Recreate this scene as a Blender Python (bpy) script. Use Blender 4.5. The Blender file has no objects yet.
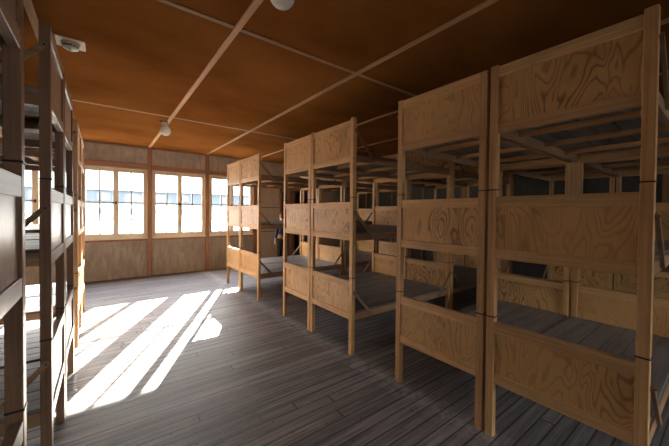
import bpy, bmesh, math, random
from mathutils import Vector, Matrix
random.seed(7)
C = bpy.context.scene.collection
SC = bpy.context.scene

# ---------------------------------------------------------------- camera
YAW, PITCH, ROLL = 0.6672, 0.0158, 0.0098
F_PX = 307.13
cd = bpy.data.cameras.new('camera'); cam = bpy.data.objects.new('camera', cd); C.objects.link(cam)
cd.sensor_width = 36; cd.lens = F_PX / 669 * 36
cd.shift_x = -10.29 / 669; cd.shift_y = -5.38 / 669
cd.clip_start = 0.02; cd.clip_end = 500
fwd = Vector((math.sin(YAW) * math.cos(PITCH), math.cos(YAW) * math.cos(PITCH), -math.sin(PITCH)))
rt = Vector((math.cos(YAW), -math.sin(YAW), 0)); up = rt.cross(fwd)
r2 = math.cos(ROLL) * rt + math.sin(ROLL) * up
u2 = -math.sin(ROLL) * rt + math.cos(ROLL) * up
cam.matrix_world = Matrix(((r2.x, u2.x, -fwd.x, 0), (r2.y, u2.y, -fwd.y, 0), (r2.z, u2.z, -fwd.z, 1.5), (0, 0, 0, 1)))
SC.camera = cam

# ---------------------------------------------------------------- light and exposure
SC.view_settings.view_transform = 'Standard'; SC.view_settings.look = 'None'
SC.view_settings.gamma = 1; SC.view_settings.use_curve_mapping = False
SC.view_settings.exposure = 2.6
SKY_STRENGTH = 2.8
SUN_STRENGTH = 21.0
W = bpy.data.worlds.new('sky'); SC.world = W; W.use_nodes = True
wn = W.node_tree.nodes; wl = W.node_tree.links
bg = wn['Background']; bg.inputs[1].default_value = SKY_STRENGTH
wtc = wn.new('ShaderNodeTexCoord'); wsp = wn.new('ShaderNodeSeparateXYZ'); wl.new(wtc.outputs['Generated'], wsp.inputs[0])
wrp = wn.new('ShaderNodeValToRGB'); wl.new(wsp.outputs[2], wrp.inputs[0])
wrp.color_ramp.elements[0].position = 0.0; wrp.color_ramp.elements[0].color = (.34, .335, .325, 1)
for _p, _c in ((.12, (.46, .45, .44, 1)), (.26, (1.35, 1.30, 1.24, 1))):
    _e = wrp.color_ramp.elements.new(_p); _e.color = _c
wrp.color_ramp.elements[3].position = 0.7; wrp.color_ramp.elements[3].color = (0.85, 0.88, 1.0, 1)
wl.new(wrp.outputs[0], bg.inputs[0])
sd = bpy.data.lights.new('sun', 'SUN'); sun = bpy.data.objects.new('sun', sd); C.objects.link(sun)
sd.energy = SUN_STRENGTH; sd.angle = math.radians(0.4); sd.color = (1.0, 0.90, 0.76)
sun.rotation_euler = Vector((-0.47, -1.0, -0.436)).to_track_quat('-Z', 'Y').to_euler()
sun.location = (4, 16, 8)

# ---------------------------------------------------------------- measurements
Hc = 2.9485          # ceiling
YW = 8.35            # window wall
YN = -4.2            # wall behind the viewer
XL, XR = -2.12, 7.2  # side walls
XF = 2.048           # aisle face of the right-hand row
XG = -0.215          # aisle face of the left-hand row

# ---------------------------------------------------------------- helpers
def box(bm, x0, x1, y0, y1, z0, z1, bev=0.0):
    vs = [bm.verts.new(p) for p in ((x0,y0,z0),(x1,y0,z0),(x1,y1,z0),(x0,y1,z0),(x0,y0,z1),(x1,y0,z1),(x1,y1,z1),(x0,y1,z1))]
    fs = [bm.faces.new([vs[i] for i in f]) for f in ((3,2,1,0),(4,5,6,7),(0,1,5,4),(1,2,6,5),(2,3,7,6),(3,0,4,7))]
    if bev > 0:
        es = list({e for f in fs for e in f.edges})
        bmesh.ops.bevel(bm, geom=es, offset=bev, segments=1, affect='EDGES')
def bx(*a): bm = bmesh.new(); box(bm, *a); return bm
def bar(bm, p, q, w, t, axis=(0, 1, 0), bev=0.0):
    """rectangular bar from p to q: w in the plane across the axis, t along the axis"""
    p = Vector(p); q = Vector(q); d = (q - p).normalized(); a = Vector(axis).normalized(); s = d.cross(a).normalized()
    vs = []
    for e in (p, q):
        for i, j in ((-1,-1),(1,-1),(1,1),(-1,1)): vs.append(bm.verts.new(e + s*i*w/2 + a*j*t/2))
    fs = [bm.faces.new([vs[i] for i in f]) for f in ((0,1,2,3),(7,6,5,4),(0,4,5,1),(1,5,6,2),(2,6,7,3),(3,7,4,0))]
    bmesh.ops.recalc_face_normals(bm, faces=fs)
def lathe(bm, prof, n=24, c=(0,0,0)):
    rings = []
    for r, z in prof:
        rings.append([bm.verts.new((c[0]+r*math.cos(2*math.pi*k/n), c[1]+r*math.sin(2*math.pi*k/n), c[2]+z)) for k in range(n)])
    for a, b in zip(rings, rings[1:]):
        for k in range(n):
            f = bm.faces.new((a[k], a[(k+1)%n], b[(k+1)%n], b[k])); f.smooth = True
    for rg, rev in ((rings[0], True), (rings[-1], False)):
        bm.faces.new(list(reversed(rg)) if rev else rg)
    bmesh.ops.recalc_face_normals(bm, faces=bm.faces)
def obj(name, bm, m, parent=None):
    me = bpy.data.meshes.new(name); bm.to_mesh(me); bm.free()
    me.materials.append(m)
    o = bpy.data.objects.new(name, me); C.objects.link(o)
    if parent: o.parent = parent
    return o
def struct(name, bm, m, parent=None):
    o = obj(name, bm, m, parent)
    if not parent: o['kind'] = 'structure'
    return o
def thing(name, label, cat, loc=(0,0,0), rotz=0, group=None):
    o = bpy.data.objects.new(name, None); C.objects.link(o); o.empty_display_size = .1
    o.location = loc; o.rotation_euler = (0, 0, rotz); o['label'] = label; o['category'] = cat
    if group: o['group'] = group
    return o

# ---------------------------------------------------------------- materials
class NB:
    def __init__(s, name, rough=.6, spec=.5):
        s.m = bpy.data.materials.new(name); s.m.use_nodes = True; s.t = s.m.node_tree
        s.b = s.t.nodes['Principled BSDF']; s.b.inputs['Roughness'].default_value = rough
        s.b.inputs['Specular IOR Level'].default_value = spec
        s.tc = s.n('ShaderNodeTexCoord'); s.oi = s.n('ShaderNodeObjectInfo')
    def n(s, k, **kw):
        nd = s.t.nodes.new(k)
        for a, v in kw.items(): setattr(nd, a, v)
        return nd
    def l(s, a, b): s.t.links.new(a, b)
    def coord(s, scale, rnd=True, src='Object'):
        m = s.n('ShaderNodeMapping'); m.inputs['Scale'].default_value = scale
        s.l(s.tc.outputs[src], m.inputs[0])
        if rnd:
            k = s.math('MULTIPLY', s.oi.outputs['Random'], 61.0)
            cb = s.n('ShaderNodeCombineXYZ')
            for i in range(3): s.l(k, cb.inputs[i])
            s.l(cb.outputs[0], m.inputs['Location'])
        return m.outputs[0]
    def math(s, op, a, b=None, c=None):
        nd = s.n('ShaderNodeMath', operation=op)
        for i, v in enumerate((a, b, c)):
            if v is None: continue
            if isinstance(v, (int, float)): nd.inputs[i].default_value = v
            else: s.l(v, nd.inputs[i])
        return nd.outputs[0]
    def noise(s, vec, scale=1, detail=4, rough=.55, dist=0):
        nd = s.n('ShaderNodeTexNoise'); s.l(vec, nd.inputs['Vector'])
        nd.inputs['Scale'].default_value = scale; nd.inputs['Detail'].default_value = detail
        nd.inputs['Roughness'].default_value = rough; nd.inputs['Distortion'].default_value = dist
        return nd.outputs['Fac']
    def ramp(s, fac, stops):
        r = s.n('ShaderNodeValToRGB'); s.l(fac, r.inputs[0]); e = r.color_ramp.elements
        while len(e) < len(stops): e.new(.5)
        for i, (p, c) in enumerate(stops): e[i].position = p; e[i].color = (*c, 1) if len(c) == 3 else c
        return r.outputs[0]
    def mix(s, fac, a, b, mode='MIX'):
        m = s.n('ShaderNodeMix', data_type='RGBA', blend_type=mode)
        if isinstance(fac, (int, float)): m.inputs[0].default_value = fac
        else: s.l(fac, m.inputs[0])
        for i, v in ((6, a), (7, b)):
            if isinstance(v, tuple): m.inputs[i].default_value = (*v, 1)
            else: s.l(v, m.inputs[i])
        return m.outputs[2]
    def col(s, c):
        if isinstance(c, tuple): s.b.inputs['Base Color'].default_value = (*c, 1)
        else: s.l(c, s.b.inputs['Base Color'])
    def bump(s, h, strength=.3, dist=.002):
        b = s.n('ShaderNodeBump'); b.inputs['Strength'].default_value = strength; b.inputs['Distance'].default_value = dist
        s.l(h, b.inputs['Height']); s.l(b.outputs[0], s.b.inputs['Normal'])

def timber(name, c0, c1, axis, rough=.5, fine=60, dirt=.35):
    """planed timber with the grain along the given axis"""
    b = NB(name, rough)
    sc = [fine] * 3; sc['xyz'.index(axis)] = 1.6
    g = b.noise(b.coord(tuple(sc)), 1, 3, .6)
    sc2 = [9.0] * 3; sc2['xyz'.index(axis)] = .7
    g2 = b.noise(b.coord(tuple(sc2)), 1, 2, .5)
    c = b.ramp(b.math('ADD', b.math('MULTIPLY', g, .55), b.math('MULTIPLY', g2, .45)), [(.36, c0), (.64, c1)])
    d = b.noise(b.coord((3, 3, 3)), 1, 5, .65)
    c = b.mix(b.math('MULTIPLY', b.ramp(d, [(.45, (0,0,0)), (.75, (1,1,1))]), dirt), c, tuple(x * .45 for x in c0))
    tone = b.math('ADD', b.math('MULTIPLY', b.oi.outputs['Random'], .26), .87)
    mm = b.n('ShaderNodeVectorMath', operation='SCALE'); b.l(c, mm.inputs[0]); b.l(tone, mm.inputs['Scale'])
    b.col(mm.outputs[0]); b.bump(g, .25, .0015)
    return b.m
def plywood(name, light, line, rough=.45, lines=20):
    """rotary-cut plywood with wild flame figure"""
    b = NB(name, rough)
    n1 = b.noise(b.coord((5.6, 5.6, 1.8)), 1, 2, .4, .6)
    wob = b.noise(b.coord((14, 14, 7)), 1, 2, .5)
    ph = b.math('ADD', b.math('MULTIPLY', n1, lines * 6.283), b.math('MULTIPLY', wob, 3.0))
    s = b.math('ADD', b.math('MULTIPLY', b.math('SINE', ph), .5), .5)
    s = b.math('MINIMUM', b.math('MULTIPLY', b.math('POWER', s, 5.0), 1.3), 1.0)
    fib = b.noise(b.coord((160, 160, 6)), 1, 2, .6)
    amt = b.math('MULTIPLY', s, b.ramp(b.noise(b.coord((2.1, 2.1, 1.7)), 1, 2), [(.35, (.35,.35,.35)), (.62, (1,1,1))]))
    amt = b.math('MULTIPLY', amt, b.math('ADD', b.math('MULTIPLY', b.oi.outputs['Random'], .65), .35))
    c = b.mix(b.math('MULTIPLY', amt, .9), light, line)
    c = b.mix(b.math('MULTIPLY', fib, .30), c, tuple(x * .55 for x in light))
    d = b.noise(b.coord((2.2, 2.2, 2.2)), 1, 4, .6)
    c = b.mix(b.math('MULTIPLY', b.ramp(d, [(.5, (0,0,0)), (.8, (1,1,1))]), .45), c, tuple(x * .5 for x in line))
    v = b.n('ShaderNodeTexVoronoi'); v.inputs['Scale'].default_value = 3.6; b.l(b.coord((1, 1, 1)), v.inputs['Vector'])
    c = b.mix(b.ramp(v.outputs['Distance'], [(.016, (1,1,1)), (.028, (0,0,0))]), c, (.035, .02, .012))
    b.col(c); b.bump(b.math('ADD', amt, fib), .2, .001)
    return b.m
POST = timber('post_timber', (.54,.30,.125), (.86,.53,.245), 'z')
RAIL = timber('rail_timber', (.58,.33,.145), (.88,.56,.27), 'y')
SIDE = timber('side_rail_timber', (.31,.18,.10), (.54,.34,.20), 'x')
BRACE = timber('brace_timber', (.27,.165,.095), (.46,.30,.18), 'x')
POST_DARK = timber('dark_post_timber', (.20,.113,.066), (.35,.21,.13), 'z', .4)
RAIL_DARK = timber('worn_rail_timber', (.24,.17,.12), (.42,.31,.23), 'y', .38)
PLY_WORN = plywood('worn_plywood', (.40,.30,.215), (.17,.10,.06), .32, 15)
BOARD = timber('bed_board_timber', (.15,.14,.142), (.32,.305,.305), 'x', .40)
PLY = plywood('bunk_plywood', (.80,.475,.20), (.15,.065,.026), .4, 17)
STRAP = NB('black_iron', .45); STRAP.col((.012, .012, .014)); STRAP = STRAP.m
BATTEN = timber('batten_timber', (.38,.19,.075), (.60,.335,.155), 'y', .75, dirt=.2)
BATTENX = timber('cross_batten_timber', (.27,.135,.055), (.42,.23,.105), 'x', .75, dirt=.2)
WPOST = timber('wall_post_timber', (.27,.125,.06), (.44,.235,.125), 'z', .5)
WRAIL = timber('wall_rail_timber', (.30,.15,.09), (.44,.25,.155), 'x', .5)
CREAM = NB('cream_paint', .45)
CREAM.col(CREAM.mix(CREAM.math('MULTIPLY', CREAM.noise(CREAM.coord((7,7,7)), 1, 5), .5), (.86,.79,.64), (.66,.55,.40))); CREAM = CREAM.m
MUNTIN = NB('muntin_paint', .5); MUNTIN.col((.42,.37,.30)); MUNTIN = MUNTIN.m
GL = bpy.data.materials.new('window_glass'); GL.use_nodes = True
t = GL.node_tree; t.nodes.clear()
go = t.nodes.new('ShaderNodeOutputMaterial'); gm = t.nodes.new('ShaderNodeMixShader'); ga = t.nodes.new('ShaderNodeBsdfTransparent'); gg = t.nodes.new('ShaderNodeBsdfGlossy')
ga.inputs[0].default_value = (.95,.97,.97,1); gg.inputs['Roughness'].default_value = .02; gm.inputs[0].default_value = .05
t.links.new(ga.outputs[0], gm.inputs[1]); t.links.new(gg.outputs[0], gm.inputs[2]); t.links.new(gm.outputs[0], go.inputs[0])

def wall_panel(name, a, bcol, streak):
    b = NB(name, .6)
    s = b.noise(b.coord((13, 13, 3.2), False), 1, 6, .72, .6)
    p = b.noise(b.coord((1.6, 1.6, 1.2), False), 1, 5, .6)
    c = b.mix(b.ramp(s, [(.38, (0,0,0)), (.66, (1,1,1))]), a, bcol)
    c = b.mix(b.math('MULTIPLY', b.ramp(p, [(.42, (0,0,0)), (.7, (1,1,1))]), .6), c, streak)
    b.col(c); b.bump(s, .2, .002); return b.m
WALL_WIN = wall_panel('weathered_wall_board', (.31,.28,.245), (.50,.46,.41), (.24,.21,.175))
WALL_TOP = wall_panel('streaked_header_board', (.36,.32,.28), (.54,.49,.44), (.26,.22,.19))
WALL_PALE = wall_panel('pale_wall_board', (.50,.42,.35), (.60,.52,.45), (.42,.35,.29))
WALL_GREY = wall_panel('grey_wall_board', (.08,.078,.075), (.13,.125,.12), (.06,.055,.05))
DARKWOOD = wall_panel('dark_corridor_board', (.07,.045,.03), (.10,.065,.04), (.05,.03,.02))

def ceiling_mat():
    b = NB('varnished_hardboard', .6, 0.0)
    big = b.noise(b.coord((.55, .8, 1), False), 1, 5, .6)
    fib = b.noise(b.coord((9, 60, 9), False), 1, 3, .6)
    c = b.ramp(big, [(.3, (.160,.056,.014)), (.7, (.31,.121,.032))])
    c = b.mix(b.math('MULTIPLY', fib, .3), c, (.14,.05,.010))
    # an old water mark: an uneven ring beside the detector
    sp = b.n('ShaderNodeSeparateXYZ'); b.l(b.tc.outputs['Object'], sp.inputs[0])
    wv = b.noise(b.coord((5, 5, 5), False), 1, 2)
    dx = b.math('MULTIPLY', b.math('SUBTRACT', sp.outputs[0], .13), 1.0)
    dy = b.math('SUBTRACT', sp.outputs[1], 3.62)
    d = b.math('SQRT', b.math('ADD', b.math('MULTIPLY', dx, dx), b.math('MULTIPLY', dy, dy)))
    d = b.math('ADD', d, b.math('MULTIPLY', b.math('SUBTRACT', wv, .5), .10))
    ring = b.math('ABSOLUTE', b.math('SUBTRACT', d, .27))
    rm = b.ramp(ring, [(.0, (1,1,1)), (.022, (0,0,0))])
    c = b.mix(b.math('MULTIPLY', rm, .35), c, (.16,.055,.015))
    v = b.n('ShaderNodeTexVoronoi'); v.inputs['Scale'].default_value = 2.6; b.l(b.coord((1, 1, 1), False), v.inputs['Vector'])
    c = b.mix(b.ramp(v.outputs['Distance'], [(.02, (1,1,1)), (.035, (0,0,0))]), c, (.12,.045,.012))
    b.col(c); b.bump(big, .15, .01); return b.m
CEIL = ceiling_mat()

def floor_mat():
    b = NB('worn_floor_boards', .42, .35)
    sp = b.n('ShaderNodeSeparateXYZ'); b.l(b.tc.outputs['Object'], sp.inputs[0])
    X, Y = sp.outputs[0], sp.outputs[1]
    PWd = .098
    u = b.math('DIVIDE', b.math('ADD', Y, 50), PWd)
    row = b.math('FLOOR', u); fr = b.math('FRACT', u)
    w1 = b.n('ShaderNodeTexWhiteNoise', noise_dimensions='1D'); b.l(row, w1.inputs['W'])
    v = b.math('ADD', b.math('DIVIDE', X, 3.6), b.math('MULTIPLY', w1.outputs['Value'], 1.0))
    seg = b.math('FLOOR', v); fs = b.math('FRACT', v)
    w2 = b.n('ShaderNodeTexWhiteNoise', noise_dimensions='2D'); cb = b.n('ShaderNodeCombineXYZ')
    b.l(row, cb.inputs[0]); b.l(seg, cb.inputs[1]); b.l(cb.outputs[0], w2.inputs['Vector'])
    rnd = w2.outputs['Value']
    off = b.n('ShaderNodeCombineXYZ'); b.l(b.math('MULTIPLY', rnd, 40), off.inputs[0]); b.l(b.math('MULTIPLY', rnd, 70), off.inputs[2])
    va = b.n('ShaderNodeVectorMath', operation='ADD'); b.l(b.tc.outputs['Object'], va.inputs[0]); b.l(off.outputs[0], va.inputs[1])
    def cd_(sc):
        m = b.n('ShaderNodeMapping'); m.inputs['Scale'].default_value = sc; b.l(va.outputs[0], m.inputs[0]); return m.outputs[0]
    g = b.noise(cd_((1.5, 55, 1)), 1, 4, .65)
    g2 = b.noise(cd_((.9, 14, 1)), 1, 3, .6, .8)
    c = b.ramp(b.math('ADD', b.math('MULTIPLY', g, .5), b.math('MULTIPLY', g2, .5)), [(.38, (.125,.112,.114)), (.51, (.235,.218,.226)), (.64, (.345,.325,.338))])
    tone = b.math('ADD', b.math('MULTIPLY', rnd, .38), .80)
    mm = b.n('ShaderNodeVectorMath', operation='SCALE'); b.l(c, mm.inputs[0]); b.l(tone, mm.inputs['Scale']); c = mm.outputs[0]
    # pale scuffs and dust where the bunks meet the aisle
    sc1 = b.noise(b.coord((2.2, 3.5, 1), False), 1, 6, .75)
    c = b.mix(b.math('MULTIPLY', b.ramp(sc1, [(.58, (0,0,0)), (.72, (1,1,1))]), .35), c, (.42,.41,.42))
    ed = b.math('ABSOLUTE', b.math('SUBTRACT', b.math('ADD', X, b.math('MULTIPLY', b.noise(b.coord((6,6,6), False), 1, 4), .10)), 2.06))
    em = b.math('MULTIPLY', b.ramp(ed, [(.0, (1,1,1)), (.15, (0,0,0))]), b.ramp(b.noise(b.coord((11, 11, 11), False), 1, 5, .7), [(.38, (0,0,0)), (.66, (1,1,1))]))
    c = b.mix(b.math('MULTIPLY', em, .85), c, (.50,.51,.55))
    # dark specks
    vo = b.n('ShaderNodeTexVoronoi'); vo.inputs['Scale'].default_value = 7; b.l(b.coord((1, 1.6, 1), False), vo.inputs['Vector'])
    c = b.mix(b.math('MULTIPLY', b.ramp(vo.outputs['Distance'], [(.05, (1,1,1)), (.085, (0,0,0))]), .8), c, (.03,.022,.018))
    # joints
    gap = b.math('MINIMUM', fr, b.math('SUBTRACT', 1.0, fr))
    ge = b.math('MULTIPLY', b.math('MINIMUM', fs, b.math('SUBTRACT', 1.0, fs)), 36.0)
    gj = b.math('MINIMUM', gap, ge)
    gm_ = b.ramp(gj, [(.03, (1,1,1)), (.07, (0,0,0))])
    c = b.mix(b.math('MULTIPLY', gm_, .85), c, (.022,.018,.016))
    b.col(c)
    h = b.math('SUBTRACT', b.math('ADD', b.math('MULTIPLY', g, .3), b.math('MULTIPLY', rnd, .25)), gm_)
    b.bump(h, .55, .004)
    b.l(b.math('ADD', b.math('MULTIPLY', g2, .25), .38), b.b.inputs['Roughness'])
    return b.m
FLOOR = floor_mat()
GROUND = NB('pale_gravel', .9)
GROUND.col(GROUND.ramp(GROUND.noise(GROUND.coord((.8,.8,.8), False), 1, 6), [(.3, (.20,.195,.18)), (.7, (.27,.265,.25))])); GROUND = GROUND.m

# ---------------------------------------------------------------- room shell
struct('floor', bx(XL, XR, YN, YW + .08, -.12, 0), FLOOR)
struct('ceiling', bx(XL - .1, XR + .1, YN - .1, YW + .2, Hc, Hc + .1), CEIL)
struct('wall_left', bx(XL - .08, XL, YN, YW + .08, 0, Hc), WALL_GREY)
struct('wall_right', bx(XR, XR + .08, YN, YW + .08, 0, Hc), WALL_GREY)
struct('ground', bx(-150, 150, -60, 260, -.5, -.3), GROUND)

PX = [-1.645, -.40, .845, 2.09, 3.335]     # wall posts, five posts, four window bays
Z0, Z1 = .905, 2.435                       # window opening
def window_unit(n, xa, xb, y, sgn, latch=True):
    """cream two-casement window between wall posts xa and xb; sgn=+1: outside is towards +Y"""
    ya, yb = y + .01 * sgn, y + .065 * sgn
    lo, hi = min(ya, yb), max(ya, yb)
    x0, x1 = xa + .04, xb - .04
    w = bpy.data.objects.new('window_%d' % n, None); C.objects.link(w); w['kind'] = 'structure'
    w.location = ((x0 + x1) / 2, y, Z0)
    def P(name, bm, m, parent=w):
        bmesh.ops.translate(bm, verts=bm.verts, vec=-Vector(w.location)); return obj(name, bm, m, parent)
    bm = bmesh.new(); fw = .035
    box(bm, x0, x0 + fw, lo, hi, Z0, Z1); box(bm, x1 - fw, x1, lo, hi, Z0, Z1)
    box(bm, x0 + fw, x1 - fw, lo, hi, Z1 - fw, Z1); box(bm, x0 + fw, x1 - fw, lo, hi, Z0, Z0 + fw)
    P('window_frame', bm, CREAM)
    xm = (x0 + x1) / 2
    sa, sb = y - .005 * sgn, y + .035 * sgn; sl, sh = min(sa, sb), max(sa, sb)
    a, b = sorted((y - .018 * sgn, y - .0055 * sgn)); P('meeting_strip', bx(xm - .022, xm + .022, a, b, Z0 + fw, Z1 - fw, .003), CREAM)
    for a, b in ((x0 + fw, xm - .001), (xm + .001, x1 - fw)):
        bm = bmesh.new(); sw = .048
        za, zb = Z0 + fw, Z1 - fw
        box(bm, a, a + sw, sl, sh, za, zb, .003); box(bm, b - sw, b, sl, sh, za, zb, .003)
        box(bm, a + sw, b - sw, sl, sh, za, za + sw + .01, .003); box(bm, a + sw, b - sw, sl, sh, zb - sw - .01, zb, .003)
        s = P('sash', bm, CREAM)
        bm = bmesh.new(); c = (a + b) / 2; ym = (sl + sh) / 2
        box(bm, c - .013, c + .013, ym - .022, ym + .018, za + sw, zb - sw)
        box(bm, a + sw, b - sw, ym - .018, ym + .016, 1.660, 1.684)
        P('glazing_bar', bm, MUNTIN, s)
        bm = bmesh.new(); box(bm, a + sw - .005, b - sw + .005, ym - .002, ym + .002, za + sw, zb - sw)
        P('pane', bm, GL, s)
    if latch:
        bm = bmesh.new(); lt = y - .03 * sgn
        box(bm, xm - .018, xm + .018, min(lt, y - .018*sgn), max(lt, y - .018*sgn), 1.64, 1.70, .002)
        bar(bm, (xm - .01, lt, 1.67), (xm - .07, lt, 1.665), .018, .012)
        P('window_latch', bm, STRAP)
def window_wall(name, y, sgn, nums, tn, open_bays):
    t_ = .09
    ya, yb = min(y + .0*sgn, y + t_*sgn), max(y, y + t_*sgn)
    bm = bmesh.new()
    box(bm, XL, PX[-1], ya, yb, -.0, Z0); struct(name, bm, WALL_WIN)
    bm = bmesh.new(); box(bm, XL, PX[-1], ya, yb, Z1, Hc); struct(name + '_header', bm, WALL_TOP)
    bm = bmesh.new(); box(bm, XL, PX[0] + .04, ya, yb, Z0, Z1)
    for x in PX[1:]: box(bm, x - .04, x + .04, ya, yb, Z0, Z1)
    struct(name + '_piers', bm, WALL_WIN)
    pf = .05
    for x in PX:
        bm = bmesh.new(); a, b = sorted((y, y - pf*sgn)); box(bm, x - .042, x + .042, a, b, 0, Hc, .003); struct('trim_%d' % next(tn), bm, WPOST)
    for xa, xb in zip(PX, PX[1:]):
        a, b = sorted((y, y - .035*sgn)); l, r = xa + .042, xb - .042
        struct('trim_%d' % next(tn), bx(l, r, a, b, 2.445, 2.545, .003), WRAIL)
        a2, b2 = sorted((y, y - .065*sgn))
        struct('trim_%d' % next(tn), bx(l, r, a2, b2, .865, .905, .004), CREAM)
        a3, b3 = sorted((y, y - .02*sgn))
        struct('trim_%d' % next(tn), bx(l, r, a3, b3, .82, .865, .002), WRAIL)
        struct('trim_%d' % next(tn), bx(l, r, a3, b3, Hc - .035, Hc, .002), WRAIL)
    for k, (xa, xb) in enumerate(zip(PX, PX[1:])):
        if k in open_bays: window_unit(next(nums), xa, xb, y, sgn)
        else: struct('trim_%d' % next(tn), bx(xa + .04, xb - .04, ya, yb, Z0, Z1), WALL_WIN)
import itertools
tn = itertools.count(1); wn_ = itertools.count(1)
window_wall('wall_back', YW, 1, wn_, tn, (0, 1, 2, 3))
window_wall('wall_front', YN, -1, wn_, tn, (2, 3))
# pale boarded stretch right of the windows, then a dark passage
DX0, DX1, DZ = 4.18, 5.12, 2.15
bm = bmesh.new()
box(bm, PX[-1], DX0, YW, YW + .09, 0, Hc); box(bm, DX0, DX1, YW, YW + .09, DZ, Hc); box(bm, DX1, XR, YW, YW + .09, 0, Hc)
struct('wall_back_boarded', bm, WALL_PALE)
struct('wall_front_boarded', bx(PX[-1], XR, YN - .09, YN, 0, Hc), WALL_PALE)
for z in (.93, 1.62, 2.28):
    struct('trim_%d' % next(tn), bx(PX[-1] + .05, DX0, YW - .008, YW, z, z + .02), WALL_GREY)
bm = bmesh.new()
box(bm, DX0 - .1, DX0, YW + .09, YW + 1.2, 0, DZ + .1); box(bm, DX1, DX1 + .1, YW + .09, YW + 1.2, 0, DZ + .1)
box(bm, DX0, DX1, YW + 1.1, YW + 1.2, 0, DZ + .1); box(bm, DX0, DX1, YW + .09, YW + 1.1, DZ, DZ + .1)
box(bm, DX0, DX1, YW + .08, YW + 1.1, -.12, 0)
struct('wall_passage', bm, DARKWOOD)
struct('trim_%d' % next(tn), bx(4.42, 4.60, YW - .03, YW + .09, 0, DZ, .003), WPOST)
struct('trim_%d' % next(tn), bx(DX0 - .08, DX0, YW - .03, YW, 0, DZ + .08, .003), WPOST)
struct('trim_%d' % next(tn), bx(DX1, DX1 + .08, YW - .03, YW, 0, DZ + .08, .003), WPOST)
struct('trim_%d' % next(tn), bx(DX0, DX1, YW - .03, YW, DZ, DZ + .08, .003), WPOST)
# battens on the side wall
for y in (-2.9, -1.7, -.5, .7, 1.9, 3.1, 4.3, 5.5, 6.7, 7.9):
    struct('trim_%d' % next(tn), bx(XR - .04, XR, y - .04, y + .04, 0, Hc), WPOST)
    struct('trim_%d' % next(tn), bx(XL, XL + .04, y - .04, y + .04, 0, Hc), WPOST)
# ceiling battens: long ones down the aisle, short ones between them
BX = [-.41, .835, 2.07, 3.28, 4.45, 5.66, 6.87]
for x in [-1.65] + BX:
    struct('trim_%d' % next(tn), bx(x - .025, x + .025, YN, YW, Hc - .014, Hc, .003), BATTEN)
ends = [XL, -1.65] + BX + [XR]
for y in (-3.44, -.49, 2.455, 5.40):
    for a, b in zip(ends, ends[1:]):
        struct('trim_%d' % next(tn), bx(a + (.025 if a > XL else 0), b - (.025 if b < XR else 0), y - .022, y + .022, Hc - .008, Hc, .002), BATTENX)

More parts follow.
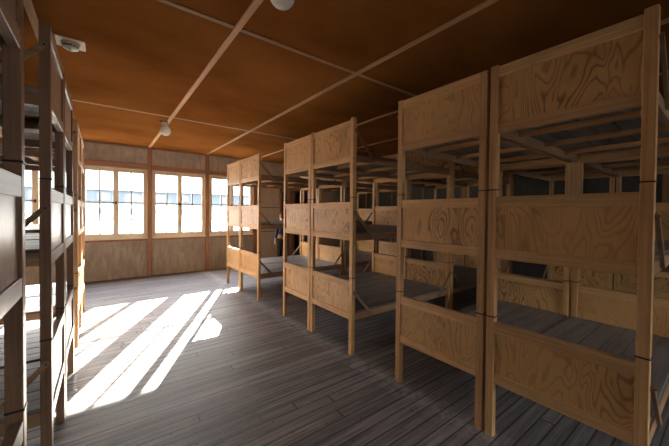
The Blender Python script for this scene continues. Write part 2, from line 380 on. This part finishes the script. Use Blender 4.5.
# ---------------------------------------------------------------- bunks
TIERS = (.365, 1.205, 2.04)     # underside of each tier's lower rail
LEN = 1.80
def bunk(yw0, yw1, x_face, side, label, group, seed):
    """three-tier bunk; local x runs from the foot end at the aisle to the head end, side=+1 to the right, -1 mirrored"""
    rnd = random.Random(seed)
    w = yw1 - yw0; hw = w / 2
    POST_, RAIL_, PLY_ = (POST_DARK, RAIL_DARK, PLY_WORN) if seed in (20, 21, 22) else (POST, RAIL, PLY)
    t = thing('three_tier_bunk', label, 'bunk bed', (x_face, (yw0 + yw1) / 2, 0), 0 if side > 0 else math.pi, group)
    pw, pd = .052, .045
    for ex in (0, 1):
        for s in (-1, 1):
            x0 = 0 if ex == 0 else LEN - pd
            ya, yb = (-hw, -hw + pw) if s < 0 else (hw - pw, hw)
            bm = bmesh.new(); top = 2.486 + rnd.uniform(-.012, .012)
            for z0, z1 in ((0, .808), (.814, 1.660), (1.666, top)):
                j = rnd.uniform(-.0015, .0015); box(bm, x0 + j, x0 + pd + j, ya + j, yb + j, z0, z1, .0025)
            p = obj('post', bm, POST_, t)
            for z in (.811, 1.663): obj('joint_strap', bx(x0 - .002, x0 + pd + .002, ya - .002, yb + .002, z - .0035, z + .0035), STRAP, p)
    yi = hw - pw
    for k, zb in enumerate(TIERS):
        th = .405 if k < 2 else .43
        for ex, nm in ((0, 'footboard'), (1, 'headboard')):
            xa = .012 if ex == 0 else LEN - .024
            e = obj(nm, bx(xa, xa + .012, -yi, yi, zb + .06, zb + th - .055), PLY_, t)
            ra, rb = (.002, .034) if ex == 0 else (LEN - .036, LEN - .004)
            dz = rnd.uniform(-.003, .003)
            obj('bottom_rail', bx(ra, rb, -yi, yi, zb + dz, zb + .066 + dz, .002), RAIL_, e)
            obj('top_rail', bx(ra, rb, -yi, yi, zb + th - .064 + dz, zb + th + .006 + dz, .002), RAIL_, e)
        for s in (-1, 1):
            a, b = sorted((s * hw - s * .002, s * (hw - .030)))
            obj('side_rail', bx(pd, LEN - pd, a, b, zb, zb + .068, .002), SIDE, t)
        # cross pieces and boards
        for j in range(3):
            x = .40 + j * .50
            obj('cross_piece', bx(x - .022, x + .022, -hw + .030, hw - .030, zb + .034, zb + .068, .002), RAIL, t)
        n = 6; sp = (2 * hw - .01) / n
        for j in range(n):
            ya = -hw + .005 + j * sp
            g = rnd.uniform(.003, .009); dz = rnd.uniform(-.001, .0015)
            inner = j not in (0, n - 1)
            xa = .036 if inner else pd + .003
            xb = LEN - .038 if inner else LEN - pd - .003
            obj('bed_board', bx(xa, xb, ya + g, ya + sp - .001, zb + .0705 + dz, zb + .0895 + dz, .002), BOARD, t)
        for ex in (0, 1):
            for s in (-1, 1):
                yy = s * (hw + .0095)
                if s * side * 1 != 0:
                    sx = 1 if ex == 0 else -1; xo = .022 if ex == 0 else LEN - .022
                    jt = rnd.uniform(-.02, .02)
                    if (seed, s) in NOBRACE: continue
                    bm = bmesh.new()
                    bar(bm, (xo, yy, zb + .305 + jt), (xo + sx * (.255 + jt), yy, zb + .03), .027, .017)
                    for cx, cz in ((xo, zb + .305 + jt), (xo + sx * (.255 + jt), zb + .03)):
                        g = bmesh.ops.create_cone(bm, cap_ends=True, segments=16, radius1=.0135, radius2=.0135, depth=.0168, matrix=Matrix.Translation((cx, yy, cz)) @ Matrix.Rotation(math.pi/2, 4, 'X'))
                    bo = obj('brace', bm, BRACE, t)
                    bm = bmesh.new(); bmesh.ops.create_cone(bm, cap_ends=True, segments=10, radius1=.0055, radius2=.004, depth=.004, matrix=Matrix.Translation((xo, yy + s*.0105, zb + .305 + jt)) @ Matrix.Rotation(s*-math.pi/2, 4, 'X'))
                    obj('bolt', bm, STRAP, bo)
    return t
# right row, from the camera to the window wall; the braces sit on the sides facing a gap
RIGHT = [(.237, 1.033), (1.054, 1.854), (2.466, 3.290), (3.305, 4.032), (4.930, 5.822), (5.837, 6.612)]
LEFT = [(.79, 1.555), (2.24, 2.965), (2.995, 3.795), (4.43, 5.20), (5.225, 6.02)]
NOBRACE = set()
# which local side carries no brace (the side pushed against its neighbour)
for i in range(6):
    NOBRACE.add((i, 1 if i % 2 == 0 else -1))            # right row: pairs (0,1) (2,3) (4,5)
    NOBRACE.add((10 + i, -1 if i % 2 == 0 else 1))       # second row is turned round
NOBRACE |= {(21, -1), (22, 1), (23, -1), (24, 1)}
RL = ['wooden three-tier bunk nearest the camera on the right, its footboards largest in view',
      'wooden three-tier bunk pushed against the nearest right-hand bunk, on its window side',
      'wooden three-tier bunk, right-hand one of the middle pair in the right row',
      'wooden three-tier bunk, left-hand one of the middle pair in the right row',
      'wooden three-tier bunk, right-hand one of the pair closest to the windows in the right row',
      'wooden three-tier bunk standing closest to the windows in the right row']
R2 = ['wooden three-tier bunk backing onto the nearest right-hand bunk, seen through it',
      'wooden three-tier bunk backing onto the second right-hand bunk, seen through it',
      'wooden three-tier bunk behind the right-hand bunk of the middle pair',
      'wooden three-tier bunk behind the left-hand bunk of the middle pair',
      'wooden three-tier bunk behind the right-hand bunk of the pair closest to the windows',
      'wooden three-tier bunk at the back, behind the bunk closest to the windows']
LL = ['dark wooden three-tier bunk at the left picture edge, nearest the camera on that side',
      'wooden three-tier bunk on the left, first one past the gap, under the smoke detector',
      'wooden three-tier bunk on the left, second one past the gap',
      'wooden three-tier bunk in the left row, first of the pair closest to the windows',
      'orange-lit wooden three-tier bunk at the far end of the left row, closest to the windows']
for i, (a, b) in enumerate(RIGHT):
    bunk(a, b, XF, 1, RL[i], 'three-tier bunks along the right of the aisle', i)
for i, (a, b) in enumerate(RIGHT):
    bunk(a, b, XF + 2 * LEN + .03, -1, R2[i], 'three-tier bunks of the second row on the right', 10 + i)
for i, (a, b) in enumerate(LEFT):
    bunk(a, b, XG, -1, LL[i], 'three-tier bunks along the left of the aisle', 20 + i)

# ---------------------------------------------------------------- ceiling fittings
PORC = NB('white_porcelain', .3); PORC.col((.62,.58,.52)); PORC = PORC.m
OPAL = NB('opal_glass', .25); OPAL.col((.88,.86,.80))
_tr = OPAL.n('ShaderNodeBsdfTranslucent'); _tr.inputs[0].default_value = (.9,.87,.8,1); _mx = OPAL.n('ShaderNodeMixShader'); _mx.inputs[0].default_value = .45
OPAL.l(OPAL.b.outputs[0], _mx.inputs[1]); OPAL.l(_tr.outputs[0], _mx.inputs[2]); OPAL.l(_mx.outputs[0], OPAL.t.nodes['Material Output'].inputs[0]); OPAL = OPAL.m
PLAST = NB('yellowed_plastic', .4); PLAST.col((.60,.52,.42)); PLAST = PLAST.m
SLOT = NB('dark_grille', .7); SLOT.col((.12,.10,.08)); SLOT = SLOT.m
DPLATE = timber('pale_backing_board', (.42,.29,.18), (.56,.41,.27), 'x')
def globe(x, y, z, label):
    t = thing('ceiling_lamp', label, 'ceiling lamp', (x, y, z), 0, 'globe lamps under the ceiling batten')
    bm = bmesh.new(); lathe(bm, [(.052, 0), (.052, -.012), (.040, -.022), (.040, -.055), (.044, -.060), (.044, -.070)], 28); obj('lamp_base', bm, PORC, t)
    bm = bmesh.new(); R = .078
    prof = [(.036, -.068)] + [(R * math.sin(a), -.068 - .068 - R * math.cos(a) * -1 * -1 + 0) for a in ()]
    cz = -.068 - R * .86
    for k in range(15):
        a = math.radians(28 + k * (150 / 14)); prof.append((R * math.sin(a), cz + R * math.cos(a)))
    prof.append((.002, cz - R))
    lathe(bm, prof, 32); obj('globe', bm, OPAL, t)
    bm = bmesh.new(); box(bm, -.088, -.050, -.014, .014, -.012, .012, .003); obj('cable_clip', bm, SLOT, t)
    return t
globe(.80, 5.74, Hc - .014, 'white globe lamp on the ceiling batten near the windows')
globe(.845, 1.70, Hc - .014, 'white globe lamp cut off by the top edge of the photo')
t = thing('smoke_detector', 'round pale smoke detector on a square wooden plate on the ceiling above left bunks', 'smoke detector', (-.215, 3.565, Hc))
obj('mounting_board', bx(-.097, .097, -.10, .10, -.016, 0, .002), DPLATE, t)
bm = bmesh.new(); lathe(bm, [(.062, -.016), (.064, -.030), (.056, -.036)], 32); d = obj('detector_base', bm, PLAST, t)
bm = bmesh.new(); lathe(bm, [(.048, -.036), (.048, -.048)], 32); obj('vent_slot', bm, SLOT, d)
bm = bmesh.new(); lathe(bm, [(.055, -.048), (.052, -.058), (.036, -.066), (.014, -.068), (.013, -.076), (.006, -.078)], 32); obj('detector_cap', bm, PLAST, t)
bm = bmesh.new()
for k in range(10):
    a = k * math.pi / 5; bar(bm, (.048*math.cos(a), .048*math.sin(a), -.036), (.048*math.cos(a), .048*math.sin(a), -.049), .008, .008, (math.cos(a), math.sin(a), 0))
obj('vent_rib', bm, PLAST, d)

# ---------------------------------------------------------------- visitor seen between the bunks
def skin_mat(n, c, r=.6):
    b = NB(n, r); b.col(c); return b.m
SKINM = skin_mat('skin', (.50,.31,.22)); JACKET = skin_mat('navy_cloth', (.018,.035,.085), .8); TROUS = skin_mat('black_cloth', (.012,.012,.016), .85); HAIR = skin_mat('dark_hair', (.02,.014,.010), .5); SHOE = skin_mat('shoe_leather', (.03,.02,.015), .4)
def skinned(name, verts, edges, mat, parent, root=0, sub=2):
    me = bpy.data.meshes.new(name); me.from_pydata([v[:3] for v in verts], edges, []); me.materials.append(mat)
    o = bpy.data.objects.new(name, me); C.objects.link(o); o.parent = parent
    me.attributes.new('x', 'FLOAT', 'POINT')
    sm = o.modifiers.new('skin', 'SKIN'); sm.use_smooth_shade = True
    if not me.skin_vertices:
        pass
    for i, v in enumerate(verts):
        sv = me.skin_vertices[0].data[i]; sv.radius = (v[3], v[4] if len(v) > 4 else v[3]); sv.use_root = (i == root)
    ss = o.modifiers.new('sub', 'SUBSURF'); ss.levels = sub; ss.render_levels = sub
    return o
def person(loc, rz):
    t = thing('person', 'person in dark blue jacket and black trousers standing by the back wall', 'person', loc, rz)
    # one continuous body: pelvis, spine, neck, head, arms and legs
    V = [(0,0,.90,.13,.10), (0,0,1.08,.125,.095), (0,0,1.27,.15,.10), (0,0,1.36,.10,.08), (0,-.005,1.43,.05,.05), (0,-.012,1.50,.070,.082), (0,-.012,1.58,.070,.088), (0,-.008,1.64,.045,.055),
         (-.18,0,1.345,.052), (-.225,.01,1.08,.042), (-.225,-.05,.86,.028), (-.225,-.065,.80,.034,.020),
         (.18,0,1.345,.052), (.225,.01,1.08,.042), (.225,-.05,.86,.028), (.225,-.065,.80,.034,.020),
         (-.09,0,.82,.085), (-.10,-.01,.48,.058), (-.105,.01,.10,.038), (-.11,-.10,.035,.035,.03),
         (.09,0,.82,.085), (.10,-.01,.48,.058), (.105,.01,.10,.038), (.11,-.10,.035,.035,.03)]
    E_ = [(0,1),(1,2),(2,3),(3,4),(4,5),(5,6),(6,7),(3,8),(8,9),(9,10),(10,11),(3,12),(12,13),(13,14),(14,15),(0,16),(16,17),(17,18),(18,19),(0,20),(20,21),(21,22),(22,23)]
    n = len(V)
    for s, hand in ((-1, 11), (1, 15)):
        for k, (dy, ln) in enumerate(((-.030,.075), (-.012,.085), (.008,.080), (.026,.062))):
            V += [(s*.225, -.065 + dy, .765, .009), (s*.222, -.072 + dy, .765 - ln*.5, .0085), (s*.214, -.078 + dy, .765 - ln, .007)]
            E_ += [(hand, n), (n, n+1), (n+1, n+2)]; n += 3
        V += [(s*.215, -.105, .795, .010), (s*.207, -.122, .765, .0085)]; E_ += [(hand, n), (n, n+1)]; n += 2
    skinned('body', V, E_, SKINM, t, 0, 1)
    J = [(0,0,.88,.155,.125), (0,0,1.08,.145,.115), (0,0,1.27,.165,.115), (0,0,1.37,.11,.09), (0,-.003,1.425,.066,.066),
         (-.185,0,1.345,.066), (-.232,.01,1.08,.056), (-.228,-.04,.89,.042), (.185,0,1.345,.066), (.232,.01,1.08,.056), (.228,-.04,.89,.042)]
    skinned('jacket', J, [(0,1),(1,2),(2,3),(3,4),(3,5),(5,6),(6,7),(3,8),(8,9),(9,10)], JACKET, t, 0)
    T = [(0,0,.90,.135,.11), (-.09,0,.80,.098), (-.10,-.01,.48,.074), (-.105,.008,.09,.062), (.09,0,.80,.098), (.10,-.01,.48,.074), (.105,.008,.09,.062)]
    skinned('trousers', T, [(0,1),(1,2),(2,3),(0,4),(4,5),(5,6)], TROUS, t, 0)
    for s in (-1, 1):
        skinned('shoe', [(s*.105,.045,.045,.042), (s*.108,-.06,.042,.042), (s*.112,-.14,.034,.032)], [(0,1),(1,2)], SHOE, t)
    bm = bmesh.new(); bmesh.ops.create_uvsphere(bm, u_segments=20, v_segments=14, radius=1)
    for v in bm.verts:
        x, y, z = v.co
        if y < -.25 and z < .45: y *= .55
        v.co = Vector((x*.082, y*.100 + .012, z*.100 + 1.575))
    for f in bm.faces: f.smooth = True
    obj('hair', bm, HAIR, t)
    bm = bmesh.new(); bar(bm, (0, -.098, 1.545), (0, -.112, 1.515), .018, .02, (1, 0, 0)); obj('nose', bm, SKINM, t)
    bm = bmesh.new()
    for s in (-1, 1): box(bm, s*.030-.010, s*.030+.010, -.096, -.088, 1.548, 1.556)
    obj('eyes', bm, HAIR, t)
    bm = bmesh.new(); box(bm, -.020, .020, -.094, -.086, 1.486, 1.492); obj('mouth', bm, skin_mat('lips', (.35,.13,.11)), t)
    return t
pp = person((3.90, 7.75, 0), math.pi + .3); pp.scale = (.89, .89, .89)

# ---------------------------------------------------------------- outside: a long low building across the yard
BW = NB('pale_render', .8); BW.col((.60,.60,.58)); BW = BW.m
BB = NB('blue_grey_cladding', .7); BB.col((.060,.080,.100)); BB = BB.m
BG = NB('far_window_glass', .2); BG.col((.10,.12,.14)); BG = BG.m
t = thing('long_building', 'long low building with blue-grey upper wall seen through the windows across the yard', 'building', (12, 82, -.3))
obj('lower_wall', bx(-60, 70, 0, 12, 0, 3.3), BW, t)
obj('upper_wall', bx(-60.3, 70.3, -.3, 12.3, 3.3, 6.1), BB, t)
obj('roof', bx(-61, 71, -.8, 12.8, 6.1, 6.35), BW, t)
for k in range(26):
    x = -58 + k * 5
    bm = bx(x, x + 2.2, -.38, -.30, 3.9, 5.5); f = obj('window', bm, BG, t)
    obj('frame', bx(x + 1.05, x + 1.15, -.42, -.38, 3.9, 5.5), BW, f)
    obj('ground_floor_window', bx(x + .2, x + 1.9, -.06, .0, 1.0, 2.3), BG, t)
